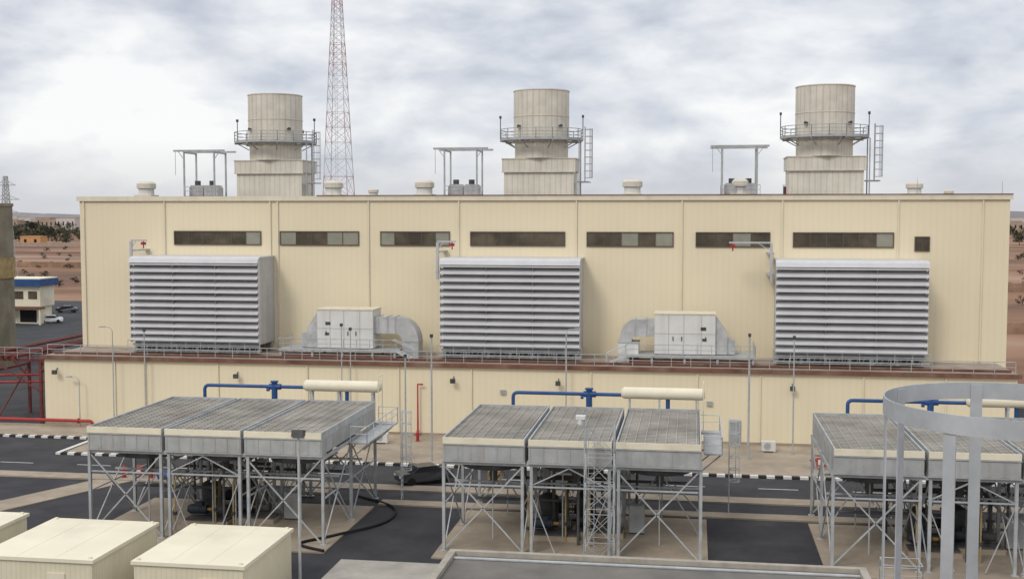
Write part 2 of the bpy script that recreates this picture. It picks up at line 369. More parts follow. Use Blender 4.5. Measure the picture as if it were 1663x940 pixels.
# ------------------------------------------------------------------ air handling units
def ahu(cx,s,label):
    r=root('air_handling_unit',label,'air conditioning unit',(cx,109.4,7.0),"air handling units on the annex roof")
    def X(a,b):return (min(s*a,s*b),max(s*a,s*b))
    k=M();a,b=X(-2.8,2.8);k.box(a,0,.95,b,3,4.65);k.make('casing',whitep,r)
    k=M();a,b=X(-2.86,2.86);k.box(a,-.06,4.66,b,3.05,4.76);k.make('roof',creamtrim,r)
    k=M()
    for x in (-1.5,-.1,1.5):k.box(x-.02,-.025,.96,x+.02,-.002,4.64)
    k.box(-2.78,-.025,2.85,2.78,-.002,2.88)
    k.make('panel_joint',steel,r)
    for x in (-1.9,.3,1.1):
        M().box(s*x-.03,-.07,2.2,s*x+.05,-.03,2.6).make('handle',steeldark,r)
    k=M().box(s*-1.7-.25,-.04,3.2,s*-1.7+.25,-.027,3.5);k.make('sign_plate',steeldark,r)
    k=M().box(s*-1.8-.2,-.04,2.2,s*-1.8+.2,-.027,2.45);k.make('sign_plate',steeldark,r)
    k=M();k.prism([(s*-2.81,.3,.95),(s*-2.81,.3,4.5),(s*-3.9,.3,2.9),(s*-3.9,.3,.95)],(0,2.2,0));k.make('inlet_hood',duct,r)
    k=M();a,b=X(-4.6,-3.91);k.box(a,.5,.95,b,2.0,2.3);k.make('inlet_box',steel,r)
    k=M()
    if s>0:
        k.box(2.81,.5,2.4,4.9,2.3,4.0)
        c=(4.9,1.7);n=8
        for i in range(n):
            t0=pi/2*i/n;t1=pi/2*(i+1)/n;P=[]
            for (t,rr) in ((t0,.7),(t0,2.3),(t1,2.3),(t1,.7)):P.append((c[0]+rr*math.sin(t),.5,c[1]+rr*math.cos(t)))
            k.prism(P,(0,1.8,0))
        k.box(5.6,.5,0,7.2,2.3,1.69)
        fl=M().box(3.2,.44,2.34,3.28,2.36,4.06).box(4.1,.44,2.34,4.18,2.36,4.06).box(4.88,.44,2.34,4.96,2.36,4.06).box(5.54,.44,1.6,7.26,2.36,1.68)
    else:
        k.box(-4.6,.5,2.5,-2.81,2.3,4.1)
        c=(-4.6,2.0);n=7
        for i in range(n):
            t0=pi/2*i/n;t1=pi/2*(i+1)/n;P=[]
            for (t,rr) in ((t0,.5),(t0,2.1),(t1,2.1),(t1,.5)):P.append((c[0]-rr*.72*math.sin(t),.5,c[1]+rr*math.cos(t)))
            k.prism(P,(0,1.8,0))
        M().box(-6.2,.3,.0,-4.3,2.35,1.9).make('drop_box',whitep,r)
        fl=M().box(-3.6,.44,2.44,-3.52,2.36,4.16).box(-4.65,.44,2.44,-4.57,2.36,4.16).box(-6.26,.24,1.91,-4.24,2.4,1.99)
    k.make('duct',duct,r);fl.make('duct_flange',steel,r)
    k=M();a,b=X(-6.4,5.4);k.box(a,-1.1,.72,b,3.2,.88)
    for x in (-6.2,-3,0,3,5.2):
        for y in (-.9,2.9):k.box(s*x-.1,y-.1,0.01,s*x+.1,y+.1,.71)
    k.make('support_platform',steel,r)
    k=M();k.box(a+.1,-.8,.04,b-.1,.2,.45);k.make('frame_beam',brown,r)
    k=M().rail([(s*-6.4,-1.05,.88),(s*5.4,-1.05,.88)],1.05,1.3,.033).rail([(s*-6.4,-1.05,.88),(s*-6.4,3.1,.88)],1.05,1.3,.033)
    k.make('railing',steel,r)
    k=M()
    for y in (-1.1,-.3):
        k.beam((s*5.4,y,.85),(s*7.2,y,.0),.06,.18);k.tube((s*5.0,y,1.95),(s*7.2,y,1.05),.035,6)
        k.tube((s*7.2,y,0),(s*7.2,y,1.05),.035,6)
    for i in range(5):k.box(min(s*(5.55+i*.35),s*(5.77+i*.35)),-1.08,.7-i*.165,max(s*(5.55+i*.35),s*(5.77+i*.35)),-.32,.73-i*.165)
    k.make('stair',steellite,r)
ahu(-33.5,1,"white panelled air handling unit with galvanised elbow duct")
ahu(-.8,-1,"white panelled air handling unit with rounded duct and white box")
# ------------------------------------------------------------------ stacks
def stack(cx):
    r=root('exhaust_stack',"weathered beige round exhaust stack on square base with walkway",'chimney',(cx,135,22.63),"gas turbine exhaust stacks on the roof")
    M().box(-4.0,-2.4,0,4.0,2.4,3.15).make('base',stackm,r)
    M().box(-4.2,-2.6,3.16,4.2,2.6,4.55).make('collar',stackm,r)
    k=M().box(-4.28,-2.68,4.56,4.28,2.68,4.66).box(-4.26,-2.66,3.05,4.26,-2.41,3.15);k.make('collar_trim',stacktrim,r)
    M().tube((0,0,4.67),(0,0,6.49),3.1,12).make('neck',stackm,r)
    k=M().ring((0,0),3.0,3.2,6.5,12.3,48);k.make('drum',stackround,r)
    k=M().ring((0,0),2.98,3.25,12.31,12.42,48).ring((0,0),3.21,3.24,9.4,9.48,48);k.make('rim',stacktrim,r)
    M().tube((0,0,6.5),(0,0,11.6),2.9,32).make('painted_dark_core',black,r)  # black plug paints the dark inside of the open drum
    k=M().ring((0,0),4.05,4.85,6.68,6.8,16).ring((0,0),3.22,3.4,6.68,6.8,16)
    for i in range(64):
        t=2*pi*i/64;c,s_=math.cos(t),math.sin(t);k.beam((3.3*c,3.3*s_,6.74),(4.1*c,4.1*s_,6.74),.12,.06)
    for i in range(8):
        t=2*pi*i/8+.39;c,s_=math.cos(t),math.sin(t)
        k.beam((3.1*c,3.1*s_,5.9),(4.4*c,4.4*s_,6.6),.11);k.beam((3.1*c,3.1*s_,6.6),(4.8*c,4.8*s_,6.6),.12)
    k.make('walkway',steel,r)
    k=M();pts=[(4.8*math.cos(2*pi*i/16),4.8*math.sin(2*pi*i/16),6.8) for i in range(17)]
    k.rail(pts,1.2,1.9,.045,mids=(.35,.68));k.ring((0,0),4.77,4.81,6.81,6.98,16)
    k.make('railing',steel,r)
    for t in (pi*1.0,0.02):
        M().tube((4.8*math.cos(t),4.8*math.sin(t),6.8),(4.8*math.cos(t),4.8*math.sin(t),9.4),.05,6).box(4.8*math.cos(t)-.12,4.8*math.sin(t)-.12,9.35,4.8*math.cos(t)+.12,4.8*math.sin(t)+.12,9.65).make('lamp_post',steeldark,r)
    for t in (-2.3,-.75,.7,2.3):
        c,s_=math.cos(t),math.sin(t)
        M().tube((3.2*c,3.2*s_,8.25),(3.5*c,3.5*s_,8.25),.16,10).tube((3.42*c,3.42*s_,8.25),(3.52*c,3.52*s_,8.25),.22,10).make('nozzle',steeldark,r)
    k=M();lx,ly=5.2,-1.6
    k.ladder((lx,ly,2.0),6.2,.5,.045,(0,1,0))
    for i in range(8):
        z=2.4+i*.78;k.ring((lx+.42,ly),.41,.46,z,z+.06,12)
    for t in (-1.2,-.6,0,.6,1.2):
        k.tube((lx+.42+.44*math.cos(t),ly+.44*math.sin(t),2.4),(lx+.42+.44*math.cos(t),ly+.44*math.sin(t),8.0),.028,5)
    k.make('caged_ladder',steel,r)
    k=M().tube((4.6,-2.3,0),(4.6,-2.3,6.6),.07,6).tube((4.6,-.4,0),(4.6,-.4,6.6),.07,6).beam((4.1,-2.3,2.0),(5.7,-2.3,2.0),.07).beam((4.1,-.4,2.0),(5.7,-.4,2.0),.07).box(4.36,-2.3,1.9,5.8,-.4,1.98)
    k.make('ladder_support',steel,r)
for c in (-49.7,-17.6,14.2):stack(c)
# ------------------------------------------------------------------ roof equipment
def vent(x,y,s=1,lab="round cream mushroom roof ventilator on the hall roof"):
    r=root('roof_ventilator',lab,'roof vent',(x,y,22.63),"roof ventilators on the turbine hall")
    M().box(-1.0*s,-1.0*s,0,1.0*s,1.0*s,.45*s).make('curb',creamtrim,r)
    M().tube((0,0,.45*s),(0,0,1.1*s),.85*s,20).make('neck',whitep,r)
    k=M().tube((0,0,1.1*s),(0,0,1.2*s),.85*s,24,1.05*s).tube((0,0,1.2*s),(0,0,1.7*s),1.05*s,24).tube((0,0,1.7*s),(0,0,1.95*s),1.05*s,24,.8*s);k.make('hood',stacktrim,r)
for x in (-60.9,-39.1,-28.9,-6.5,4.6):vent(x,124)
vent(-34.6,124,.55,"small square-curbed roof ventilator on the hall roof")
vent(22.0,124,.8);vent(27.6,135,.5,"small square-curbed roof ventilator on the hall roof")
def gantry(x):
    r=root('lifting_gantry',"grey steel lifting gantry over cooling fans on the hall roof",'gantry',(x,124,22.63),"lifting gantries on the hall roof")
    for px in (-1.75,1.75):
        k=M()
        for y in (-1.6,1.6):k.box(px-.08,y-.08,0,px+.08,y+.08,5.0)
        k.box(px-.08,-1.68,4.99,px+.08,1.68,5.15);k.make('leg',steel,r)
    M().box(-2.95,-1.7,5.16,2.95,-1.52,5.36).make('beam',steel,r);M().box(-2.95,1.52,5.16,2.95,1.7,5.36).make('beam',steel,r)
    for q in (-1,1):M().beam((q*1.75,-1.6,4.3),(q*2.4,-1.6,5.17),.06).make('brace',steel,r)
    M().tube((-2.75,-1.6,5.15),(-2.75,-1.6,2.6),.03,5).make('chain',steel,r)
    q=root('roof_fan_unit',"grey twin roof cooling fan unit beneath the gantry",'fan unit',(x+.1,124,22.63),"roof fan units under the gantries")
    M().box(-2.1,-1.3,0,2.1,1.3,.3).make('plinth',brown,q)
    for dx in (-.85,.85):
        M().box(dx-.8,-.8,.31,dx+.8,.8,1.2).prism([(dx-.8,-.8,1.2),(dx-.6,-.8,1.5),(dx+.6,-.8,1.5),(dx+.8,-.8,1.2)],(0,1.6,0)).make('housing',duct,q)
        M().tube((dx,-.3,1.51),(dx,-.3,2.0),.32,14).make('motor',steeldark,q)
    M().rail([(-2.0,-1.25,.3),(2.0,-1.25,.3)],1.0,1.1,.03).make('railing',steel,q)
for x in (-53.9,-24.6,4.5):gantry(x)
k=root('fire_post',"small red post with white cap on the hall roof",'post',(9.0,122,22.63))
M().tube((0,0,0),(0,0,1.1),.16,10).make('post',darkred,k);M().tube((0,0,1.1),(0,0,1.3),.22,10).make('cap',white,k)
for x,h in ((21.2,1.8),(29,1.5),(-37.4,1.5)):
    k=root('lightning_rod',"thin grey lightning rod on the hall roof",'lightning rod',(x,118,22.63),"lightning rods on the hall roof")
    M().tube((0,0,0),(0,0,h),.035,6,.015).make('rod',steel,k);M().box(-.2,-.2,0,.2,.2,.1).make('base',concrete,k)
# ------------------------------------------------------------------ lattice towers
def tower(x,y,top,w0,slope,name,label,cat,mats,band=5.4,lr=.1,br=.05):
    r=root(name,label,cat,(x,y,0))
    z=0
    def W(z):return max(.5,w0-slope*z)
    cor=lambda z:[Vector((sx*W(z)/2,sy*W(z)/2,z)) for sx,sy in((-1,-1),(1,-1),(1,1),(-1,1))]
    cur=None;c=M()
    while z<top:
        z2=min(top,z+max(1.1,W(z)*.75));bi=int(((z+z2)/2)/band)
        if cur is None:cur=bi
        if bi!=cur:
            c.make('lattice_section',mats[cur%2],r);c=M();cur=bi
        A,B=cor(z),cor(z2)
        for i in range(4):
            j=(i+1)%4;c.tube(A[i],B[i],lr,6)
            c.tube(A[i],B[j],br,5);c.tube(A[j],B[i],br,5);c.tube(B[i],B[j],br,5)
        z=z2
    c.make('lattice_section',mats[cur%2],r)
    return r
t=tower(-59,190,63,6.3,.088,'lattice_mast',"tall faded red and white lattice radio mast",'radio mast',(towerred,towerwhite),lr=.065,br=.032)
M().ladder((0,-1,1),60,.4,.025).make('ladder',towerwhite,t)
t=tower(-192,305,31.5,4,.1,'electricity_pylon',"grey steel lattice electricity pylon",'pylon',(steel,steel),band=99,lr=.1,br=.06)
k=M()
for z,w in ((21,5),(25,4),(29,3)):k.beam((-w,0,z),(w,0,z),.25).beam((-w,0,z),(0,0,z+1.5),.15).beam((w,0,z),(0,0,z+1.5),.15)
k.make('crossarm',steel,t)
# ------------------------------------------------------------------ silo, gatehouse, cars
r=root('concrete_silo',"weathered grey-brown cylindrical silo with ochre band",'silo',(-99.4,147,0))
M().tube((0,0,0),(0,0,22),6.6,48).make('wall',tankm,r)
M().ring((0,0),6.62,6.8,12.2,15,48).make('band',ochre,r)
M().ring((0,0),6.3,6.75,22.01,22.4,48).make('rim',tankm,r)
M().tube((5.5,-3,22.0),(5.5,-3,27),.06,6).beam((4.9,-3,26.2),(6.1,-3,26.2),.08).make('antenna',steel,r)
r=root('gatehouse',"two-storey cream gatehouse with blue roof fascia",'building',(-134,205,0))
M().box(0,0,3.4,11.4,5,7.3).make('upper_wall',creamplain,r)
M().box(.8,1.2,0,10.8,5,3.39).make('lower_wall',creamplain,r)
M().box(-.7,-.9,7.31,12.0,5.6,8.6).make('roof_fascia',blue,r)
M().box(-.6,-.8,8.61,11.9,5.5,8.8).make('roof',creamroof,r)
M().box(-1,-1.2,3.0,12.4,-.02,3.35).make('canopy',brown,r)
for x in (.6,3.4,6.2,9.0):
    w=M().box(x,-.05,4.8,x+1.8,-.01,6.3).make('window',glass,r)
    M().box(x+.86,-.08,4.8,x+.94,-.052,6.3).make('frame',frame,w)
for x in (-.5,5.2,11.8):M().box(x-.15,-1.0,0,x+.15,-.7,2.99).make('column',creamplain,r)
for x in(1.5,6.5):M().box(x,1.12,.3,x+3.4,1.19,2.6).make('window',black,r)  # black panels paint the shade of the open ground floor
r=root('carport',"long low brown carport canopy beside parked cars",'carport',(-122,224,0))
M().box(0,0,2.6,26,5,2.8).make('roof',brown,r)
for i in range(7):M().box(i*4.2+.2,2.4,0,i*4.2+.4,2.6,2.59).make('column',steel,r)
def car(loc,rz,paint,label,group="cars parked by the gatehouse"):
    r=root('parked_car',label,'car',loc,group,rz)
    prof=[(-2.15,.35),(-2.2,.8),(-2.1,.98),(-1.35,1.03),(-.75,1.43),(.75,1.45),(1.35,1.1),(1.95,1.0),(2.15,.75),(2.15,.35)]
    k=M();hw=lambda z:.86 if z<1.1 else .70
    n=len(prof)
    for y in (-1,1):k.v+=[(x,y*hw(z),z) for x,z in prof]
    k.face(list(range(n))[::-1]);k.face(list(range(n,2*n)))
    for i in range(n):
        j=(i+1)%n;k.face([i,j,n+j,n+i])
    k.make('body',paint,r)
    for y,q in ((-1,-.012),(1,.012)):
        M().prism([(-1.12,y*.84+q,1.06),(-.70,y*.715+q,1.38),(.70,y*.715+q,1.39),(1.15,y*.84+q,1.08)],(0,q,0)).make('side_window',black,r)
    M().prism([(-1.36,-.7,1.045),(-.82,-.62,1.41),(-.84,-.62,1.43),(-1.38,-.7,1.065)],(0,1.32,0)).make('windscreen',black,r)
    M().prism([(1.33,-.7,1.13),(.84,-.62,1.42),(.86,-.62,1.44),(1.35,-.7,1.15)],(0,1.32,0)).make('windscreen',black,r)
    for x in (-1.35,1.35):
        for y in (-.9,.72):M().tube((x,y,.33),(x,y+.18,.33),.33,16).make('wheel',rubber,r)
    for y in (-.6,.6):M().box(-2.23,y-.16,.68,-2.17,y+.16,.83).make('headlight',white,r)
car((-122.5,208.5,.01),math.radians(25),carpaint,"white saloon car parked beside the gatehouse")
car((-132,231,.01),math.radians(15),carblack,"dark saloon car parked under the carport edge")
car((-20.7,88.2,.015),math.radians(35),cargrey,"dark charcoal car parked on the service road","cars on the service road")
def wall(x0,y0,x1,y1,h,m,label):
    r=root('perimeter_wall',label,'wall',(x0,y0,0),"boundary walls in the desert")
    d=Vector((x1-x0,y1-y0,0));k=M().beam((0,0,h/2),(d.x,d.y,h/2),.4,h);k.make('wall',m,r)
    n=int(d.length/24)
    for i in range(n+1):
        p=d*(i/n);M().box(p.x-.35,p.y-.35,0,p.x+.35,p.y+.35,h+.3).make('pier',m,r)
wall(-420,430,-150,420,2.2,mudwall,"long low mud-coloured boundary wall across bare soil")
wall(35,330,230,330,2.4,mudwall,"long low mud-coloured boundary wall across bare soil")
wall(48,215,130,215,2.0,mudwall,"long low mud-coloured boundary wall across bare soil")
wall(-600,700,-330,690,2.5,house1,"long low mud-coloured boundary wall across bare soil")
def hut(loc,w,d,h,m,label,name='house'):
    r=root(name,label,'house',loc,"houses of the distant town")
    M().box(-w/2,-d/2,0,w/2,d/2,h).make('wall',m,r)
    M().box(-w/2-.2,-d/2-.2,h,w/2+.2,d/2+.2,h+.5).make('parapet',m,r)
    nn=max(2,int(w/6))
    for i in range(nn):
        x=-w/2+(i+.5)*w/nn;M().box(x-.9,-d/2-.06,h*.4,x+.9,-d/2-.01,h*.75).make('window',black,r)
hut((-425,705,0),14,8,6.0,orangehouse,"small orange rendered house among desert trees")
hut((-455,705,0),9,7,4.0,orangehouse,"small orange rendered house among desert trees")
for i in range(54):
    y=random.uniform(1400,2600);a=random.uniform(-.66,-.545) if i<44 else random.uniform(.25,.275)
    m=random.choice((house1,house1,house2));hut((a*y,y,0),random.uniform(12,34),random.uniform(10,16),random.uniform(7,15),m,"pale flat-roofed house on the desert horizon")
def tree_mesh(seed,h):
    rnd=random.Random(seed);t=M()
    t.tube((0,0,0),(.1,0,h*.45),h*.03,7,h*.02)
    for i in range(6):
        a=i*1.05+rnd.random();q=(math.cos(a)*h*.22,math.sin(a)*h*.22,h*rnd.uniform(.6,.8));t.tube((.1,0,h*rnd.uniform(.3,.45)),q,h*.014,5,h*.005)
    c=M()
    for i in range(18):
        a=rnd.random()*2*pi;rr=rnd.random()**.5*h*.38;cz=h*rnd.uniform(.32,.9);cc=Vector((math.cos(a)*rr,math.sin(a)*rr,cz));cr=h*rnd.uniform(.08,.15);mi=0 if rnd.random()<.6 else 1
        for j in range(34):
            u=Vector((rnd.gauss(0,1),rnd.gauss(0,1),rnd.gauss(0,1))).normalized()*cr*rnd.uniform(.6,1.1);p=cc+u;s=h*.022
            e1=Vector((rnd.gauss(0,1),rnd.gauss(0,1),rnd.gauss(0,1))).normalized();e2=e1.orthogonal().normalized();b=len(c.v)
            c.v+=[tuple(p+e1*s*1.5),tuple(p+e2*s),tuple(p-e1*s*1.5),tuple(p-e2*s)];c.face([b,b+1,b+2,b+3],mi)
    return t,c
base=[]
for sd in range(3):
    t,c=tree_mesh(sd,9)
    r=root('tree',"dusty dark green tree in the desert plantation",'tree',(-500-sd*15,850,0),"trees of the desert plantation")
    t.make('trunk',bark,r);c.make('crown',[leafd,leafl],r);base.append(r)
for i in range(125):
    y=random.uniform(740,1100);a=random.uniform(-.65,-.545)
    if i>112:y=random.uniform(700,1300);a=random.uniform(.25,.275)
    c=clone(random.choice(base),(a*y,y,0),rz=random.random()*6);s=random.uniform(.5,1.1);c.scale=(s*1.2,s*1.2,s)
for i in range(46):
    y=random.uniform(1200,1700);a=random.uniform(-.66,-.545);c=clone(random.choice(base),(a*y,y,0),rz=random.random()*6);s=random.uniform(.7,1.2);c.scale=(s*1.8,s*1.8,s)
for i in range(34):
    y=random.uniform(270,640);a=random.uniform(-.63,-.55) if i<22 else random.uniform(.25,.275)
    c=clone(base[i%3],(a*y,y,-.3),"low dusty scrub bush on bare desert soil",rz=random.random()*6);c.name='scrub_bush';c['category']='bush';c['group']="scrub bushes on the desert";s=random.uniform(.15,.32);c.scale=(s*1.5,s*1.5,s)
# ------------------------------------------------------------------ air coolers
def cooler(x0,label):
    r=root('air_cooler',label,'air cooler',(x0,70,0),"air coolers on steel legs in front of the annex")
    W=16.0;bw=W/3
    for i in range(3):
        a,b=i*bw+.12,(i+1)*bw-.12
        tb=M().box(a+.1,.12,6.95,b-.1,12.5,7.08).make('tube_bundle',finm,r)
        k=M();y=.3
        while y<12.3:
            k.box(a+.12,y,7.09,b-.12,y+.15,7.15);y+=.47
        x=a+.45
        while x<b-.3:
            k.box(x,.14,7.151,x+.05,12.48,7.18);x+=.62
        k.make('grating',slatm,tb)
        k=M().box(a,.0,6.8,a+.08,12.6,7.27).box(b-.08,0,6.8,b,12.6,7.27).box(a+.08,12.5,6.8,b-.08,12.6,7.27)
        k.make('side_frame',steel,r)
        M().box(a,-.10,6.88,b,-.002,7.26).make('fascia',creamplain,r)
        M().box(a,-.02,5.85,b,.9,6.8).make('header_box',troughm,r);M().box(a,11.7,5.85,b,12.6,6.79).make('header_box',troughm,r)
        k=M().box(a-.04,-.09,6.8,b+.04,-.02,6.87).box(a-.04,-.09,5.75,b+.04,.9,5.84)
        for q in range(7):
            xx=a+.1+q*(b-a-.2)/6;k.box(xx-.03,-.05,5.86,xx+.03,-.021,6.79)
        k.make('header_flange',troughm,r)
        M().box(a,.91,5.85,a+.05,11.69,6.79).make('plenum_wall',troughm,r);M().box(b-.05,.91,5.85,b,11.69,6.79).make('plenum_wall',troughm,r)
        for yy in (3.6,9.0):
            cx=(a+b)/2
            f=M().tube((cx,yy,5.84),(cx,yy,5.35),2.4,28,1.95,caps=False).ring((cx,yy),1.95,2.02,4.9,5.35,28).make('fan_housing',fanm,r)
            k=M()
            for q in range(4):
                t=q*pi/2+.4;k.beam((cx,yy,5.1),(cx+1.85*math.cos(t),yy+1.85*math.sin(t),5.15),.32,.05)
            k.tube((cx,yy,4.9),(cx,yy,5.25),.25,12);k.make('fan_blade',steel,f)
            M().tube((cx,yy,4.1),(cx,yy,4.85),.26,16).box(cx-.2,yy-.2,3.85,cx+.2,yy+.2,4.1).make('motor',fanm,f)
            M().beam((a,yy,3.75),(b,yy,3.75),.12).beam((cx,yy-2.4,3.65),(cx,yy+2.4,3.65),.1).make('motor_mount',steel,r)
    ys=(.2,6.3,12.4);xs=[.12,bw-.28,bw+.28,2*bw-.28,2*bw+.28,W-.12]
    for x in xs:
        for y in ys:
            k=M().box(x-.09,y-.1,.1,x+.09,y-.07,5.75).box(x-.09,y+.07,.1,x+.09,y+.1,5.75).box(x-.012,y-.07,.1,x+.012,y+.07,5.75).box(x-.2,y-.2,.101,x+.2,y+.2,.14);k.make('leg',steel,r)
    # slender intermediate hangers and service pipes
    for x in (bw*.5,bw*1.35,bw*1.65,bw*2.5):
        for y in (3.3,9.4):
            M().beam((x,y,.1),(x,y,5.7),.08).make('hanger',steel,r)
    k=M()
    for y in ys:
        k.beam((0,y,5.65),(W,y,5.65),.16,.2)
        for i in range(3):
            a,b=i*bw+.12,(i+1)*bw-.28
            if y!=ys[1]:
                if i!=1:
                    k.beam((a,y,5.5),(b,y,.2),.085);k.beam((a,y,.2),(b,y,5.5),.085)
                else:
                    k.beam((a,y,4.3),((a+b)/2,y,5.5),.07);k.beam((b,y,4.3),((a+b)/2,y,5.5),.07)
                    k.beam((a,y,4.2),(a+1.6,y,.2),.06);k.beam((b,y,4.2),(b-1.6,y,.2),.06)
                k.beam((a,y,4.3),(b,y,4.3),.09)
            else:
                k.beam((a,y,.2),((a+b)/2,y,4.2),.08);k.beam((b,y,.2),((a+b)/2,y,4.2),.08);k.beam((a,y,4.3),(b,y,4.3),.09)
    for x in xs:
        k.beam((x,.2,5.6),(x,12.4,5.6),.14,.2)
        for (u,v) in ((ys[0],ys[1]),(ys[1],ys[2])):
            k.beam((x,u,.2),(x,v,5.5),.07);k.beam((x,v,.2),(x,u,5.5),.07);k.beam((x,u,3),(x,v,3),.08)
    k.make('bracing',steel,r)
    k=M()
    for x,y in ((bw*1.2,5.2),(bw*1.5,8),(bw*1.8,5.0),(bw*.8,7.0),(bw*2.2,7.2),(bw*1.55,2.6)):
        k.tube((x,y,.1),(x,y,5.7),.09,8)
    k.path([(1.0,4.6,2.4),(bw*1.5,4.6,2.4),(bw*1.5,10,2.4)],.1,8);k.path([(bw*.6,7.8,3.1),(W-1,7.8,3.1)],.1,8)
    k.make('service_pipe',fanm,r)
    k=M().box(W+.1,5.5,5.5,W+1.3,12.4,5.6).box(W-.2,12.7,5.5,W+1.3,13.8,5.6)
    for y in (6,9,12.2):k.beam((W,y,4.4),(W+1.2,y,5.45),.08)
    k.make('walkway',steel,r)
    k=M().rail([(W+1.25,5.5,5.6),(W+1.25,13.75,5.6),(W-.2,13.75,5.6)],1.1,1.4,.032).rail([(W+.1,5.5,5.6),(W+1.25,5.5,5.6)],1.1,1.1,.032);k.make('railing',steellite,r)
    k=M().ladder((W+1.9,12.4,.1),6.6,.45,.035,(0,1,0))
    for i in range(6):k.ring((W+2.25,12.4),.36,.4,2.3+i*.85,2.36+i*.85,12)
    for t in (-1.3,-.4,.4,1.3):k.tube((W+2.25+.38*math.cos(t),12.4+.38*math.sin(t),2.3),(W+2.25+.38*math.cos(t),12.4+.38*math.sin(t),6.7),.02,5)
    k.make('ladder',steellite,r)
    k=M();y=13.0
    k.path([(2.5,y,7.0),(2.5,y,7.85),(2.56,y,8.0),(2.7,y,8.1),(2.9,y,8.12),(5,y,8.12),(10.6,y,8.12)],.13,10)
    k.tube((8.0,y,6.9),(8.0,y,8.45),.22,14).tube((7.6,y,8.12),(8.5,y,8.12),.22,14).tube((8,y,8.45),(8,y,8.55),.3,14).tube((7.4,y,7.9),(7.6,y,7.9),.14,8)
    k.tube((13.6,y,6.6),(13.6,y,7.85),.15,10)
    k.tube((2.5,y,6.9),(2.5,y,7.05),.24,12)
    k.make('blue_manifold',blue,r)
    k=M().tube((10.5,y,8.28),(16.0,y,8.28),.42,24).tube((10.3,y,8.28),(10.5,y,8.28),.28,24,.42).tube((16.0,y,8.28),(16.2,y,8.28),.42,24,.28);k.make('header_tank',creamplain,r)
    for x in (10.9,13,15.6):M().box(x-.06,y-.35,5.61,x+.06,y-.25,7.8).box(x-.06,y+.25,5.61,x+.06,y+.35,7.8).box(x-.08,y-.4,7.8,x+.08,y+.4,7.9).make('tank_saddle',steel,r)
    k=M().tube((16.1,12.6,7.2),(16.1,12.6,9.1),.035,6).tube((16.1,13.7,5.6),(16.1,13.7,9.1),.035,6).tube((16.1,12.6,9.1),(16.1,13.7,9.1),.035,6);k.make('guard_hoop',creamplain,r)
    return r
CX=(-38.9,-15.35,8.1)
for x in CX:cooler(x,"three-bay air cooler on braced legs with blue pipe")
def skid(x,y,s,label):
    r=root('pump_skid',label,'pump',(x,y,.1),"pump skids beneath the air coolers")
    M().box(-1.6,-.8,0,1.6,.8,.3).make('plinth',concrete,r)
    M().box(-1.5,-.6,.3,1.5,.6,.42).make('base_frame',steeldark,r)
    k=M().tube((-1.3,0,.95),(-.1,0,.95),.33,18).tube((-1.45,0,.95),(-1.3,0,.95),.25,14)
    k.box(-.9,-.2,1.22,-.4,.2,1.45);k.make('motor',bluedull,r)
    M().tube((-.1,0,.95),(.3,0,.95),.12,10).make('coupling',orange,r)
    M().tube((.3,0,.95),(1.1,0,.95),.33,16).tube((.8,0,1.2),(.8,0,1.9),.15,12).tube((.8,0,1.85),(.8,0,1.95),.26,12).make('pump_casing',steeldark,r)
    M().path([(.8,0,1.95),(.8,0,2.9),(.8,.3,3.15),(.8,1.6,3.2),(.8,2.4,3.2)],.12,10).make('pipe',s,r)
for x in CX:
    skid(x+6.6,74.0,pipebrown,"dark motor and pump on a plinth with brown pipe")
    skid(x+9.4,75.2,steeldark,"dark motor and pump on a plinth with dark pipe")
    skid(x+7.2,77.9,blue,"dark motor and pump on a plinth with blue pipe")
    for dx,yy in ((8.4,76.6),(6.0,75.8)):
        r=root('oil_tank',"dark brown vertical oil tank with pipes beneath the cooler",'tank',(x+dx,yy,.1),"oil tanks beneath the air coolers")
        M().tube((0,0,.3),(0,0,2.3),.65,24).tube((0,0,2.3),(0,0,2.5),.65,24,.3).make('shell',steeldark,r)
        M().path([(0,0,2.4),(0,0,3.4),(.3,0,3.6),(1.6,0,3.6)],.12,10).make('pipe',pipebrown,r)
        M().box(-.8,-.8,0,.8,.8,.3).make('plinth',concrete,r)
    for dx,yy in ((5.2,71.8),(9.0,72.4),(7.4,73.2)):
        r=root('riser_pipe',"slim ochre riser pipe with valve beneath the cooler",'pipe',(x+dx,yy,.1),"riser pipes beneath the air coolers")
        M().path([(0,0,0),(0,0,3.2),(0,.15,3.4),(0,.4,3.5),(0,2.2,3.5)],.06,8).make('pipe',ochre,r)
        M().tube((0,-.25,1.2),(0,.0,1.2),.03,6).ring((0,0),.09,.14,1.1,1.3,12).make('valve',steeldark,r)
    r=root('control_cabinet',"grey control cabinet standing beneath the cooler",'cabinet',(x+11.8,75.9,.1),"control cabinets beneath the air coolers")
    M().box(-.5,-.25,.1,.5,.25,1.9).make('body',troughm,r);M().box(-.45,-.27,.15,.45,-.252,1.85).make('door',steel,r);M().box(-.5,-.22,0,.5,.22,.1).make('base',steeldark,r)
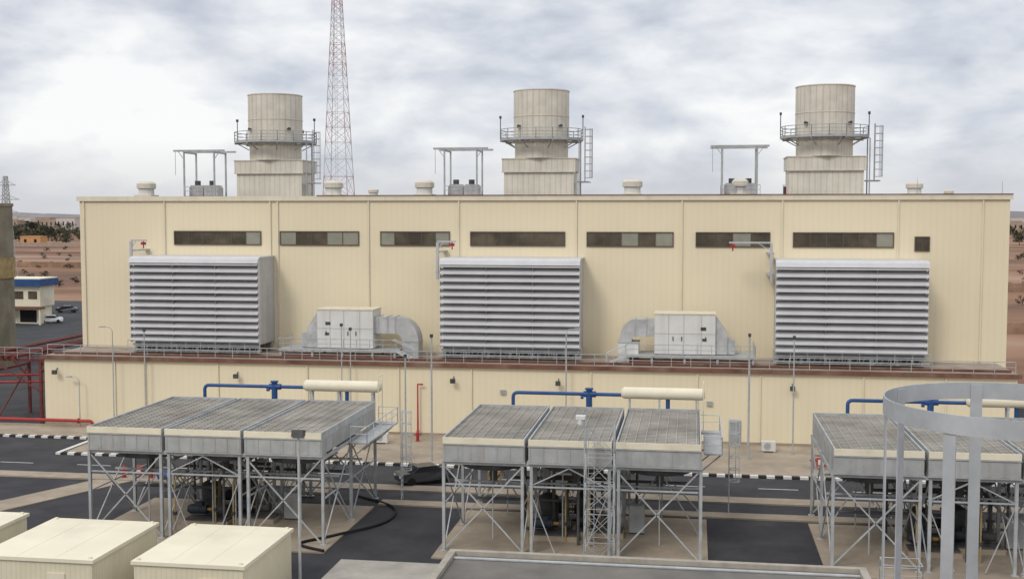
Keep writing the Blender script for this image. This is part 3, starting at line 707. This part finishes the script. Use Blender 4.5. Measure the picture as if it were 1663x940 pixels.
# ------------------------------------------------------------------ poles and lamps
def pole(x,y,h,kind='arm',r_=.06,s=-1,z=0.01,lab=None):
    r=root('street_lamp',lab or "slender grey steel lamp post beside the buildings",'street lamp',(x,y,z),"slender lamp posts around the plant")
    M().box(-.2,-.2,0,.2,.2,.05).tube((0,0,.05),(0,0,h),r_,10,r_*.8).make('post',steel,r)
    if kind=='arm':
        M().path([(0,0,h),(s*.08,0,h+.2),(s*.3,0,h+.35),(s*.8,0,h+.4)],.035,8).make('arm',steel,r)
        M().prism([(s*.7,-.13,h+.34),(s*.8,-.13,h+.47),(s*1.3,-.13,h+.44),(s*1.38,-.13,h+.36)],(0,.26,0)).make('lamp_head',troughm,r)
    elif kind=='flood':
        M().box(-.35,-.08,h,.35,.08,h+.1).make('arm',steel,r)
        M().prism([(-.33,-.3,h+.11),(-.33,.2,h+.11),(-.33,.3,h+.42),(-.33,-.2,h+.5)],(.66,0,0)).make('lamp_head',steeldark,r)
    else:
        M().box(-.12,-.12,h,.12,.12,h+.28).make('lamp_head',steeldark,r)
pole(-50.2,77.6,10.6,'top',.09);pole(-59.6,106.2,4.6,'arm',.055,-1);pole(-55.9,106.0,9.6,'arm',.06,-1)
pole(-52.7,106.2,9.6,'top',.07);pole(-24.0,95.5,8.9,'top',.08);pole(-21.8,95.8,10.6,'top',.09)
pole(-11.5,106,10.1,'arm',.08,1);pole(4.7,100.5,10.6,'top',.10);pole(8.6,103,10.2,'top',.07)
pole(-32.8,106,10.4,'top',.06);pole(-32.0,106.2,10.0,'top',.06)
pole(-21.9,62.5,8.4,'flood',.09,lab="grey pole with dark floodlight beside cream equipment boxes")
# CCTV tower
r=root('camera_tower',"slim square lattice tower carrying a white security camera",'tower',(-5.4,68.3,.008))
k=M();w=.86;cor=[(-w,-w*.7),(w,-w*.7),(w,w*.7),(-w,w*.7)]
for a in cor:k.beam((a[0],a[1],0),(a[0],a[1],8.5),.055)
z=0
while z<8.3:
    for i in range(4):
        j=(i+1)%4;a,b=cor[i],cor[j]
        k.beam((a[0],a[1],z),(b[0],b[1],z+1.68),.03);k.beam((b[0],b[1],z),(a[0],a[1],z+1.68),.03);k.beam((a[0],a[1],z+1.68),(b[0],b[1],z+1.68),.035)
    z+=1.69
k.make('lattice',steel,r)
M().ladder((-.45,-w*.7,.1),8.3,.35,.018,(1,0,0),step=.3).make('ladder',steel,r)
M().tube((-w,-w*.7,8.5),(-w,-w*.7,9.0),.05,8).make('bracket',steel,r)
M().box(-w-.5,-.75,9.0,-w+.05,-.3,9.2).tube((-w-.25,-w*.7,8.7),(-w-.25,-w*.7,9.0),.15,12).make('security_camera',white,r)
# ------------------------------------------------------------------ cream equipment boxes
def ebox(x0,x1,y0,y1,label):
    r=root('equipment_enclosure',label,'enclosure',(x0,y0,0),"cream equipment enclosures")
    w,d=x1-x0,y1-y0
    M().box(.12,.12,.1,w-.12,d-.12,2.8).make('wall',creamrib,r)
    M().box(0,0,2.81,w,d,3.0).make('roof',creamroof,r)
    M().box(.1,.1,0.01,w-.1,d-.1,.1).make('base',concrete,r)
    for i in (1,2):M().box(w*i/3-.02,.05,3.0,w*i/3+.02,d-.05,3.012).make('roof_seam',creamroof,r)
    for a,b in ((.3,.3),(w-.3,.3),(.3,d-.3),(w-.3,d-.3)):
        M().box(a-.08,b-.08,3.0,a+.08,b+.08,3.1).make('lifting_lug',creamplain,r)
    dd=M().box(w*.6,.06,.2,w*.6+1,.118,2.2).make('door',creamplain,r)
    M().box(w*.6+.8,.02,1.1,w*.6+.9,.058,1.2).make('handle',steeldark,dd)
for q in ((-46.2,-39.5,57,64.3),(-37.4,-30.8,55.8,63.5),(-28.8,-22.6,56,63.5)):ebox(*q,"cream flat-roofed steel equipment enclosure")
r=root('low_flat_roofed_building',"low building with grey gravel roof and beige parapet",'building',(-12.1,38,0))
M().box(.1,.1,.01,20.3,19.1,3.7).make('wall',creamplain,r)
M().box(.1,.1,3.71,20.3,19.1,3.8).make('roof',greyroof,r)
pr=mat('parapet_concrete',(.40,.36,.30),.9,var=.14,scale=1,streak=.4)
M().box(0,18.9,3.81,20.4,19.25,4.05).make('parapet',pr,r);M().box(0,0,3.81,.35,18.89,4.05).make('parapet',pr,r);M().box(20.05,0,3.81,20.4,18.89,4.05).make('parapet',pr,r)
M().box(.36,18.3,3.82,20.04,18.55,3.88).make('gutter',steel,r)
r=root('guard_rail_platform',"small galvanised guard rail around an access platform",'guard rail',(9.2,57.6,0))
M().rail([(0,0,3.0),(1.8,0,3.0),(1.8,1.3,3.0),(0,1.3,3.0),(0,0,3.0)],1.1,.9,.025).make('railing',steel,r)
M().box(-.1,-.1,2.9,1.9,1.4,2.99).box(0,0,0,.1,.1,2.89).box(1.7,0,0,1.8,.1,2.89).box(0,1.2,0,.1,1.3,2.89).box(1.7,1.2,0,1.8,1.3,2.89).make('platform',steel,r)
# ------------------------------------------------------------------ red pipe rack and fire pipes
r=root('pipe_rack',"dark red steel pipe rack beside the annex",'pipe rack',(-69.5,107.3,0))
k=M()
for y in (0,6):
    for x in (.3,5.2):k.box(x-.13,y-.13,0,x+.13,y+.13,6.3)
    k.box(-2.5,y-.12,6.31,5.8,y+.12,6.6);k.beam((-2.2,y,6.2),(.3,y,3.8),.15);k.beam((5.2,y,3.2),(.3,y,6.2),.13)
for x in (.3,5.2):k.box(x-.1,.14,5.2,x+.1,5.86,5.4);k.beam((x,0,.3),(x,6,5.2),.12)
k.make('frame',darkred,r)
for i,x in enumerate((-1.8,-1.2,1.2,1.8,2.6)):M().tube((x,-.6,6.78),(x,30,6.78),.15,8).make('pipe',darkred,r)
M().rail([(-2.5,-.3,6.6),(5.6,-.3,6.6)],1.1,1.3,.03).make('railing',steel,r)
def firepipe(pts,rad,label):
    p0=pts[0];r=root('fire_pipe',label,'pipe',p0,"red fire-fighting pipes")
    q=[(a-p0[0],b-p0[1],c-p0[2]) for a,b,c in pts]
    M().path(q,rad,10).make('pipe',red,r)
    for u,v in zip(q[:-1],q[1:]):
        d=(Vector(v)-Vector(u));L=d.length
        if L<1.5:continue
        d.normalize();M().tube(Vector(u)+d*.4,Vector(u)+d*.5,rad*1.6,10).make('flange',red,r)
firepipe([(-75,105.8,.75),(-60,105.8,.75),(-58.3,105.8,.75),(-58.1,105.8,.6),(-58.1,105.8,.13)],.16,"thick red fire water pipe on low supports")
firepipe([(-90,112,3.5),(-66,110,4.6)],.12,"sloping red pipe beside the pipe rack")
firepipe([(-90,114,2.5),(-66,112,3.6)],.12,"sloping red pipe beside the pipe rack")
firepipe([(-25.6,106.6,.13),(-25.6,106.6,5.0),(-25.1,106.6,5.0)],.09,"red riser pipe running up the annex wall")
def hydrant(x,y,z,label):
    r=root('fire_hydrant',label,'fire hydrant',(x,y,z),"red fire hydrants along the road")
    M().tube((0,0,0),(0,0,.8),.14,12).tube((0,0,.8),(0,0,1.0),.14,12,.04).tube((0,0,0),(0,0,.06),.22,12).make('body',red,r)
    M().tube((-.32,0,.6),(.32,0,.6),.08,10).tube((0,-.3,.5),(0,0,.5),.1,10).make('outlet',red,r)
for x,y,z in ((-44.6,86.0,.12),(-42.4,86.2,.12),(-57.5,86.2,.12),(9.9,98,.13),(11.0,98.6,.13),(-25.0,104,.13)):hydrant(x,y,z,"red fire hydrant with side outlets by the road")
for x,y,z in ((-43.4,86.1,.12),(10.4,97.4,.13)):
    r=root('hose_cabinet',"small red fire hose cabinet on legs",'fire cabinet',(x,y,z),"fire hose cabinets")
    M().box(-.35,-.2,.3,.35,.2,.95).make('body',red,r)
    for a in (-.3,.3):M().box(a-.04,-.04,0,a+.04,.04,.3).make('leg',steel,r)
    M().box(-.25,-.22,.4,.25,-.202,.85).make('door',whitep,r)
r=root('plastic_drum',"blue plastic drum lying near the fire hydrants",'drum',(-41.2,85.9,.42))
M().tube((-.45,0,.0),(.45,0,.0),.29,18).tube((-.2,0,0),(-.16,0,0),.31,18).tube((.16,0,0),(.2,0,0),.31,18).make('body',blue,r)
for x,y in ((-28.0,102.5),(6.6,104),(-50,105.5)):
    r=root('condensing_unit',"pale boxed condensing unit on the pavement",'air conditioner',(x,y,.13),"condensing units along the annex")
    M().box(-.6,-.35,.12,.6,.35,.95).make('casing',whitep,r)
    M().tube((-.1,-.37,.55),(-.1,-.352,.55),.3,20).make('fan_grille',steel,r)
    for a in (-.5,.5):M().box(a-.07,-.3,0,a+.07,.3,.12).make('foot',steel,r)
r=root('barrier_frame',"small orange tubular barrier frame on the footpath",'barrier',(-15.0,87.6,.02))
M().tube((-.5,0,0),(-.5,0,1.2),.05,8).tube((.5,0,0),(.5,0,1.2),.05,8).tube((-.5,0,1.2),(.5,0,1.2),.05,8).tube((-.5,0,.6),(.5,0,.6),.05,8).make('frame',orange,r)
M().box(-.4,-.02,.7,.4,.02,1.1).make('panel',ochre,r)
def hose(pts,label):
    p0=pts[0];r=root('hose',label,'hose',p0,"black hoses lying on the ground")
    P=[Vector(p)-Vector(p0) for p in pts];Q=[]
    for i in range(len(P)-1):
        a=P[max(0,i-1)];b=P[i];c=P[i+1];d=P[min(len(P)-1,i+2)]
        for j in range(6):
            t=j/6;Q.append(.5*((2*b)+(c-a)*t+(2*a-5*b+4*c-d)*t*t+(3*b-a-3*c+d)*t**3))
    Q.append(P[-1]);M().path(Q,.09,8).make('hose_line',rubber,r)
hose([(-24.6,83,.12),(-21,80,.12),(-20.6,76,.12),(-23,72,.2),(-24.5,69.9,.2),(-22.5,68.6,.2)],"thick black hose snaking across gravel")
for (x,y,w,d) in ((-30,83.2,3,1.2),(-1.5,96.2,2.2,1.6),(-35.5,83.8,2.5,1)):
    r=root('cable_trench_cover',"low tan concrete trench cover on gravel",'trench cover',(x,y,.008),"trench covers in the yard")
    M().box(0,0,0,w,d,.2).make('slab',concrete,r);M().box(w*.3,d*.3,.2,w*.7,d*.7,.23).make('lid',steel,r)
# ------------------------------------------------------------------ near caged ladder
r=root('caged_ladder',"galvanised ladder safety cage with flat hoops and bars",'ladder',(1.15,4.42,0))
rad=.455
for i in range(22):
    z=20.262-i*.95
    if z<.5:break
    M().ring((0,0),rad-.005,rad,z,z+.066,72).make('hoop',cagem,r)
for t in (-131,94,178,141,-60,40):
    t=math.radians(t);c,s_=math.cos(t),math.sin(t);k=M();w=.0225
    tx,ty=-s_,c
    a=(c*(rad-.006),s_*(rad-.006));b=(c*(rad-.011),s_*(rad-.011))
    k.prism([(a[0]-tx*w,a[1]-ty*w,.3),(a[0]+tx*w,a[1]+ty*w,.3),(b[0]+tx*w,b[1]+ty*w,.3),(b[0]-tx*w,b[1]-ty*w,.3)],(0,0,20.02))
    k.make('cage_bar',cagem,r)
M().ladder((rad+.02,0,0.01),20.3,.45,.025,(0,1,0)).make('ladder',cagem,r)
# ------------------------------------------------------------------ light
w=bpy.data.worlds.new("World");S.world=w;w.use_nodes=True;nt=w.node_tree;N=nt.nodes;L=nt.links
for n in list(N):N.remove(n)
out=N.new('ShaderNodeOutputWorld');bg=N.new('ShaderNodeBackground');L.new(bg.outputs[0],out.inputs[0])
SE,SR=math.radians(42),math.radians(205)
sky=N.new('ShaderNodeTexSky');sky.sky_type='NISHITA';sky.sun_disc=False;sky.sun_elevation=SE;sky.sun_rotation=SR
sc=N.new('ShaderNodeVectorMath');sc.operation='SCALE';sc.inputs['Scale'].default_value=.1;L.new(sky.outputs[0],sc.inputs[0])
tc=N.new('ShaderNodeTexCoord');sp=N.new('ShaderNodeSeparateXYZ');L.new(tc.outputs['Generated'],sp.inputs[0])
def mth(op,a,b=0):
    n=N.new('ShaderNodeMath');n.operation=op
    for i,x in enumerate((a,b)):
        if isinstance(x,(int,float)):n.inputs[i].default_value=x
        else:L.new(x,n.inputs[i])
    return n.outputs[0]
zz=mth('MAXIMUM',sp.outputs[2],0)
mp=N.new('ShaderNodeMapping');mp.inputs['Scale'].default_value=(1,1,2.4);mp.inputs['Location'].default_value=(3.1,1.7,.4);L.new(tc.outputs['Generated'],mp.inputs[0])
def nz(scale,det,ro,dist,v=mp.outputs[0]):
    n=N.new('ShaderNodeTexNoise');n.inputs['Scale'].default_value=scale;n.inputs['Detail'].default_value=det;n.inputs['Roughness'].default_value=ro;n.inputs['Distortion'].default_value=dist;L.new(v,n.inputs['Vector']);return n.outputs['Fac']
n1=nz(4.2,6,.52,.35);n2=nz(15,5,.5,.2)
f=mth('ADD',mth('MULTIPLY',n1,.64),mth('MULTIPLY',n2,.36))
# thin bright patch of cloud low in the north-west
dt=N.new('ShaderNodeVectorMath');dt.operation='DOT_PRODUCT';L.new(tc.outputs['Generated'],dt.inputs[0]);bd=Vector((-.47,.88,.082)).normalized();dt.inputs[1].default_value=tuple(bd)
sm=N.new('ShaderNodeMapRange');sm.interpolation_type='SMOOTHSTEP';L.new(dt.outputs['Value'],sm.inputs[0]);sm.inputs[1].default_value=math.cos(.11);sm.inputs[2].default_value=1.0
f=mth('ADD',f,mth('MULTIPLY',sm.outputs[0],.15))
rp=N.new('ShaderNodeValToRGB');L.new(f,rp.inputs[0]);e=rp.color_ramp.elements
e[0].position=.39;e[0].color=(.54,.575,.66,1);e[1].position=.62;e[1].color=(1.0,1.0,1.0,1)
q=e.new(.46);q.color=(.67,.70,.77,1);q=e.new(.53);q.color=(.82,.84,.88,1)
hz=N.new('ShaderNodeMapRange');L.new(zz,hz.inputs[0]);hz.inputs[1].default_value=-.01;hz.inputs[2].default_value=.06
mx=N.new('ShaderNodeMix');mx.data_type='RGBA';L.new(hz.outputs[0],mx.inputs[0]);mx.inputs[6].default_value=(.66,.67,.70,1);L.new(rp.outputs[0],mx.inputs[7])
zb=mth('ADD',1.0,mth('MULTIPLY',mth('MAXIMUM',mth('SUBTRACT',zz,.2),0),.75))
vs=N.new('ShaderNodeVectorMath');vs.operation='SCALE';L.new(mx.outputs[2],vs.inputs[0]);L.new(zb,vs.inputs['Scale'])
m2=N.new('ShaderNodeMix');m2.data_type='RGBA';m2.inputs[0].default_value=.93;L.new(sc.outputs[0],m2.inputs[6]);L.new(vs.outputs[0],m2.inputs[7])
L.new(m2.outputs[2],bg.inputs[0]);bg.inputs[1].default_value=1.0
sl=bpy.data.lights.new('sun','SUN');sl.energy=1.2;sl.angle=math.radians(15);sl.color=(1,.95,.87)
so=bpy.data.objects.new('sun',sl);COL.objects.link(so)
az=math.radians(-115);dv=Vector((math.cos(az)*math.cos(SE),math.sin(az)*math.cos(SE),math.sin(SE)))
so.rotation_euler=dv.to_track_quat('Z','Y').to_euler()
# ------------------------------------------------------------------ camera
cd=bpy.data.cameras.new('camera');cam=bpy.data.objects.new('camera',cd);COL.objects.link(cam);S.camera=cam
cd.sensor_width=36;cd.lens=36*1900/1663;cd.clip_end=30000;cd.clip_start=.05
cam.location=(0,0,21);cam.rotation_euler=(pi/2-math.atan(123/1900),0,math.radians(8.86))
S.view_settings.view_transform='Standard';S.view_settings.look='None';S.view_settings.exposure=0
